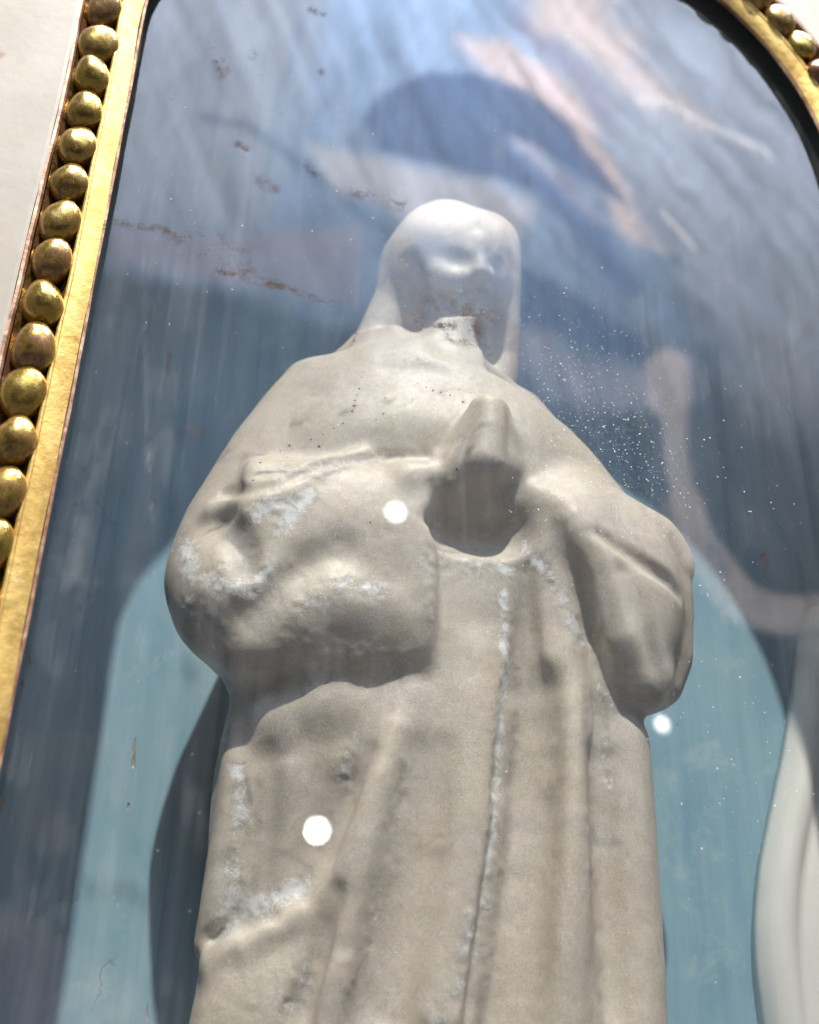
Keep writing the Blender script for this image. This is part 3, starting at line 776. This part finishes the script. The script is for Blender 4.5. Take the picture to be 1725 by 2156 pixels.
# drilled dots: small dark discs on the marble, coloured as the shade of drilled recesses
from mathutils.bvhtree import BVHTree
bvh = BVHTree.FromPolygons([Vector(a) for a in V[:]], [tuple(int(i) for i in q) for q in Q])
holes = [(757, 818, 4), (752, 831, 4), (748, 843, 4), (746, 854, 6), (742, 866, 5), (722, 891, 4), (704, 902, 3), (680, 914, 3), (672, 940, 6), (655, 925, 4), (610, 938, 5), (606, 963, 7), (590, 949, 3), (570, 960, 3), (548, 974, 5),
         (533, 1011, 4), (765, 783, 2.5), (762, 795, 3), (792, 884, 3), (808, 871, 4), (812, 838, 4), (880, 806, 2.5), (898, 815, 3), (912, 822, 4), (928, 826, 3.5), (948, 832, 4), (975, 846, 5), (968, 820, 3), (1137, 864, 3), (1156, 898, 3), (1120, 840, 2.5), (1165, 915, 3), (962, 987, 5), (780, 1100, 4)]
for hx, hy, r in holes:
    d = PX(hx, hy, 1.0); d = Vector(d).normalized()
    p, n, ii, di = bvh.ray_cast(Vector((0, 0, 0)), d)
    if p is None: continue
    u = UPP(np.array(p)); n = n.normalized(); t1 = n.orthogonal().normalized(); t2 = n.cross(t1)
    vs = [p+n*.0001]; rr = r*u
    for q in range(10):
        a = q*math.tau/10; rq = rr*random.uniform(.8, 1.15)
        vs.append(p+t1*math.cos(a)*rq+t2*math.sin(a)*rq-n*.0003)
    top = [vs[0]+n*.0003]+vs[1:]
    bot = p-n*.003
    vv = [tuple(a) for a in top]+[tuple(bot)]
    ff = [(0, q+1, (q+1) % 10+1) for q in range(10)]+[(11, (q+1) % 10+1, q+1) for q in range(10)]
    mesh_obj('drill_hole_shade_disc', vv, ff, M_HOLE_SHADE, stat)

# ------------------------------------------------------------------ white carved moulding at the lower right, fixed to the backboard
def scroll():
    edge = [(1725, 1270), (1702, 1330), (1690, 1450), (1668, 1590), (1640, 1720), (1617, 1840), (1609, 1950), (1612, 2050), (1626, 2156), (1650, 2300), (1690, 2480)]
    rows = []
    xs_r = CX+RR+.30
    P = np.array([PX(a, b, 1.40) for a, b in edge])
    zz = np.linspace(P[-1, 2], P[0, 2], 60); o = np.argsort(P[:, 2]); xe = smooth1(np.interp(zz, P[o, 2], P[o, 0]), 5)
    prof = [(0, .037), (.002, .020), (.008, .004), (.018, -.008), (.032, -.014), (.046, -.010), (.054, -.004), (.060, -.007), (.09, -.018), (.14, -.03), (.20, -.038), (.27, -.04)]
    V_ = []; F_ = []
    for i_, z in enumerate(zz):
        for (dx, dy) in prof: V_.append((min(xe[i_]+dx, xs_r), 1.40+dy, z))
        V_.append((xs_r, 1.437, z))
    m = len(prof)+1
    for i_ in range(len(zz)-1):
        for j in range(m):
            a = i_*m+j; b = i_*m+(j+1) % m
            F_.append((a, b, b+m, a+m))
    F_.append(tuple(range(m))[::-1]); F_.append(tuple((len(zz)-1)*m+j for j in range(m)))
    o_ = mesh_obj('white_moulding', V_, F_, M_WHITE, None)
    bm = bmesh.new(); bm.from_mesh(o_.data); bmesh.ops.recalc_face_normals(bm, faces=bm.faces); bm.to_mesh(o_.data); bm.free()
    tag(o_, 'smooth white carved moulding curving along the blue board at lower right', 'moulding')
scroll()

# ------------------------------------------------------------------ the painted wall opposite, seen mirrored in the pane
def mirror_xy(px, py):
    """where the ray through (px, py), turned back by the pane, meets the opposite wall"""
    d = FWD[None]+((px-862.5)/FPX)[:, None]*RT+((1078.0-py)/FPX)[:, None]*UP
    t = (2*GLASS_Y-WALL_Y)/d[:, 1]
    return d[:, 0]*t, d[:, 2]*t
def mural():
    nx, nz = 420, 520
    xs = np.linspace(-6, 9, nx); zs = np.linspace(-3.2, 12.45, nz)
    X, Z = np.meshgrid(xs, zs); X = X.ravel(); Z = Z.ravel()
    Pv = np.stack([X, np.full(X.size, 2*GLASS_Y-WALL_Y), Z], 1)
    dz = Pv@FWD; px = 862.5+FPX*(Pv@RT)/dz; py = 1078-FPX*(Pv@UP)/dz
    G = np.stack([px/300, py/300], 1)
    n1 = fbm(G*1.3, 5, 5); n2 = fbm(G*4, 5, 11)
    col = np.zeros((len(X), 3))
    # sky: violet-blue high up fading to near black below, uneven lighting put into the colour
    up = sstep(1350, 100, py+90*(n1-.5)-.10*(px-800))
    sky = np.array([.21, .30, .47]); lowc = np.array([.012, .014, .016])
    col[:] = lowc+(sky-lowc)*(up[:, None]**1.2)
    col *= (.75+.5*n2)[:, None]
    def paint(mask, c, a=1.0):
        m = (np.clip(mask, 0, 1)*a)[:, None]
        col[:] = col*(1-m)+np.array(c)*m
    def poly(pts, c, soft=14, a=1.0, nz_=10):
        d = poly_sd(px+nz_*2*(n2-.5), py+nz_*2*(n1-.5), pts); paint(1-sstep(-soft, soft, d), c, a)
    def stroke(pts, wd, c, soft=12, a=1.0, nz_=10):
        d = seg_dist(px+nz_*2*(n2-.5), py+nz_*2*(n1-.5), pts); paint(1-sstep(wd-soft, wd+soft, d), c, a)
    # wide pale lilac field at the right
    poly([(1060, -60), (1480, -60), (1900, 300), (1900, 900), (1600, 900), (1480, 640), (1330, 420), (1180, 200)], (.25, .285, .36), 60, .8, 40)
    # left sky slightly bluer
    poly([(230, -60), (700, -60), (640, 200), (560, 500), (230, 460)], (.26, .30, .38), 60, .8, 20)
    # pink clouds
    poly([(1110, -60), (1260, -60), (1300, 60), (1420, 200), (1500, 260), (1380, 230), (1230, 110), (1150, 50)], (.50, .42, .42), 40, .7, 60)
    poly([(960, 90), (1060, 80), (1170, 170), (1260, 260), (1330, 400), (1390, 520), (1300, 470), (1180, 290), (1080, 200)], (.52, .44, .46), 22, .85, 40)
    # streaky dark hair between the clouds
    stroke([(1090, 30), (1200, 140), (1290, 240)], 22, (.22, .22, .33), 20, .7, 34)
    # blue wing or drapery
    poly([(765, 245), (800, 195), (900, 150), (1000, 150), (1110, 190), (1200, 260), (1280, 370), (1330, 440), (1260, 400), (1150, 320), (1060, 300), (1100, 350), (1180, 420), (1240, 500), (1140, 400), (1030, 375), (930, 345), (800, 320)], (.07, .115, .23), 12, .88, 10)
    poly([(1075, 290), (1120, 305), (1220, 400), (1290, 480), (1230, 450), (1140, 370)], (.38, .38, .50), 14, .8, 12)
    stroke([(1100, 350), (1220, 450), (1330, 600)], 26, (.08, .13, .27), 22, .7, 16)
    # pale field around the head
    poly([(650, 300), (800, 330), (1030, 380), (1120, 430), (1090, 520), (900, 480), (780, 420), (700, 420)], (.46, .46, .52), 22, .75, 16)
    # staff-like dark line from upper left to the head
    stroke([(430, 250), (520, 262), (640, 350), (740, 440), (820, 500), (900, 560)], 13, (.09, .14, .24), 12, .6, 7)
    stroke([(640, 30), (590, 200), (560, 380)], 7, (.10, .16, .30), 6, .35, 8)
    # pinkish fold at left, below it the picture turns dark
    poly([(230, 480), (420, 500), (760, 480), (760, 640), (520, 600), (400, 585), (240, 545)], (.26, .25, .33), 20, .75, 8)
    poly([(150, 560), (400, 600), (520, 618), (620, 660), (760, 690), (800, 800), (900, 822), (1040, 800), (1110, 830), (1200, 870), (1300, 872), (1380, 850), (1385, 2300), (-300, 2300), (-300, 560)], (.022, .032, .045), 24, .92, 10)
    # blue shade right of the head
    poly([(1110, 560), (1180, 600), (1300, 680), (1390, 740), (1360, 770), (1250, 740), (1150, 700), (1100, 690)], (.05, .09, .19), 14, .8, 10)
    stroke([(1120, 740), (1200, 800), (1330, 815), (1390, 800)], 40, (.27, .27, .35), 26, .7, 14)
    # right-hand shade between the cloth and the frame
    poly([(1480, 800), (1725, 860), (1725, 1240), (1600, 1220), (1520, 1130), (1470, 1000)], (.07, .09, .12), 50, .55, 20)
    # pale cloth hanging in a curve down the right
    stroke([(1410, 775), (1412, 830)], 42, (.46, .41, .44), 12, .9, 8)
    stroke([(1425, 860), (1425, 950), (1440, 1040), (1480, 1130), (1540, 1220), (1600, 1285), (1725, 1292)], 26, (.42, .37, .37), 10, .9, 4)
    stroke([(1440, 1060), (1470, 1160), (1560, 1270), (1650, 1295), (1800, 1290)], 38, (.40, .34, .33), 12, .9, 6)
    stroke([(1590, 1300), (1620, 1310)], 18, (.55, .50, .50), 12, .5)
    stroke([(1500, 1150), (1530, 1210)], 8, (.10, .13, .22), 8, .7)
    poly([(1690, 1320), (1900, 1320), (1900, 2300), (1730, 2300), (1700, 1800), (1680, 1560)], (.17, .155, .145), 16, .85, 4)
    # dim rosy shapes low on the left
    poly([(-100, 1900), (60, 1930), (170, 1990), (240, 2060), (330, 2156), (400, 2300), (-100, 2300)], (.24, .18, .19), 18, .9, 8)
    poly([(0, 1500), (250, 1560), (150, 1700), (110, 1800), (0, 1800)], (.14, .13, .11), 50, .6, 20)
    stroke([(60, 1720), (110, 1770)], 36, (.16, .115, .08), 24, .6)
    # brush texture and fine feathered strokes
    nf = fbm(np.stack([(px*.8+py*.6)/9, (py*.8-px*.6)/60], 1), 3, 40)
    ca, sa = math.cos(.85), math.sin(.85)
    bx = px+60*(n1-.5); by = py+60*(n2-.5)
    wf = fbm(np.stack([(bx*ca+by*sa)/210, (by*ca-bx*sa)/17], 1), 4, 71)
    reg = sstep(880, 1100, px)*sstep(900, 500, py)
    col *= (1+reg*(wf-.5)*1.15)[:, None]
    wl_ = fbm(np.stack([(px*.9-py*.35)/26, (py*.95+px*.2)/240], 1), 4, 77)
    col *= (1+(1-reg)*(wl_-.5)*.9)[:, None]
    col *= (.86+.28*nf)[:, None]
    for k in range(26):
        x = 1340+k*11+random.uniform(-3, 3); y = 205+max(0, k-4)*5.2
        stroke([(x, y), (x+random.uniform(6, 16), y+random.uniform(10, 26))], 2.5, (.85, .80, .82), 3, .45, 0)
    for k in range(10):
        x = 1395+k*7; y = 440+k*8
        stroke([(x, y), (x+9, y+18)], 3, (.8, .75, .76), 3, .4, 0)
    V_ = np.stack([X, np.full(len(X), WALL_Y), Z], 1)
    ii = (np.arange(nz-1)[:, None]*nx+np.arange(nx-1)[None]).ravel()
    q = np.stack([ii, ii+nx, ii+nx+1, ii+1], 1)
    k = NT('fresco_pigment_and_light')
    cc = k.attr('pigment_and_light').outputs['Color']
    k.bsdf(Base_Color=cc, Roughness=.9)
    o_ = fast_mesh('painted_wall', V_, q, k.m); attr_col(o_, 'pigment_and_light', np.clip(col, 0.004, .95))
    tag(o_, kind='structure')
mural()
# three small spotlights on that wall
for px_, py_, lb in ((820, 1101, 'small round wall lamp mirrored as a white dot on the figure\'s big sleeve'), (661, 1752, 'small round wall lamp mirrored as a white dot on the lower left skirt'), (1370, 1537, 'small round wall lamp mirrored as a white dot beside the right skirt edge')):
    X, Z = mirror_xy(np.array([float(px_)]), np.array([float(py_)]))
    X, Z = X[0], Z[0]
    e = empty('wall_spotlight', (X, WALL_Y+.02, Z)); tag(e, lb, 'spotlight', 'small spotlights reflected in the glass')
    LS = {820: 20, 661: 40, 1370: 13}[px_]
    def disc(name, r0, y, mat, depth):
        vs = []; n = 28
        for yy in (WALL_Y+.02, WALL_Y+.02+depth):
            vs += [(X+r0*math.cos(a*math.tau/n), yy, Z+r0*math.sin(a*math.tau/n)) for a in range(n)]
        fs = [tuple(range(n)), tuple(range(2*n-1, n-1, -1))]+[(a, n+a, n+(a+1) % n, (a+1) % n) for a in range(n)]
        return mesh_obj(name, vs, fs, mat, e, smooth=False)
    disc('lamp_housing', .15, 0, M_LAMP, .2)
    k = NT('lamp_lens'); em = k.new('ShaderNodeEmission'); em.inputs[0].default_value = (1, .98, .93, 1); em.inputs[1].default_value = LS
    k.link(em.outputs[0], k.out.inputs[0])
    disc('lamp_lens', {820: .082, 661: .086, 1370: .070}[px_], 0, k.m, .21)
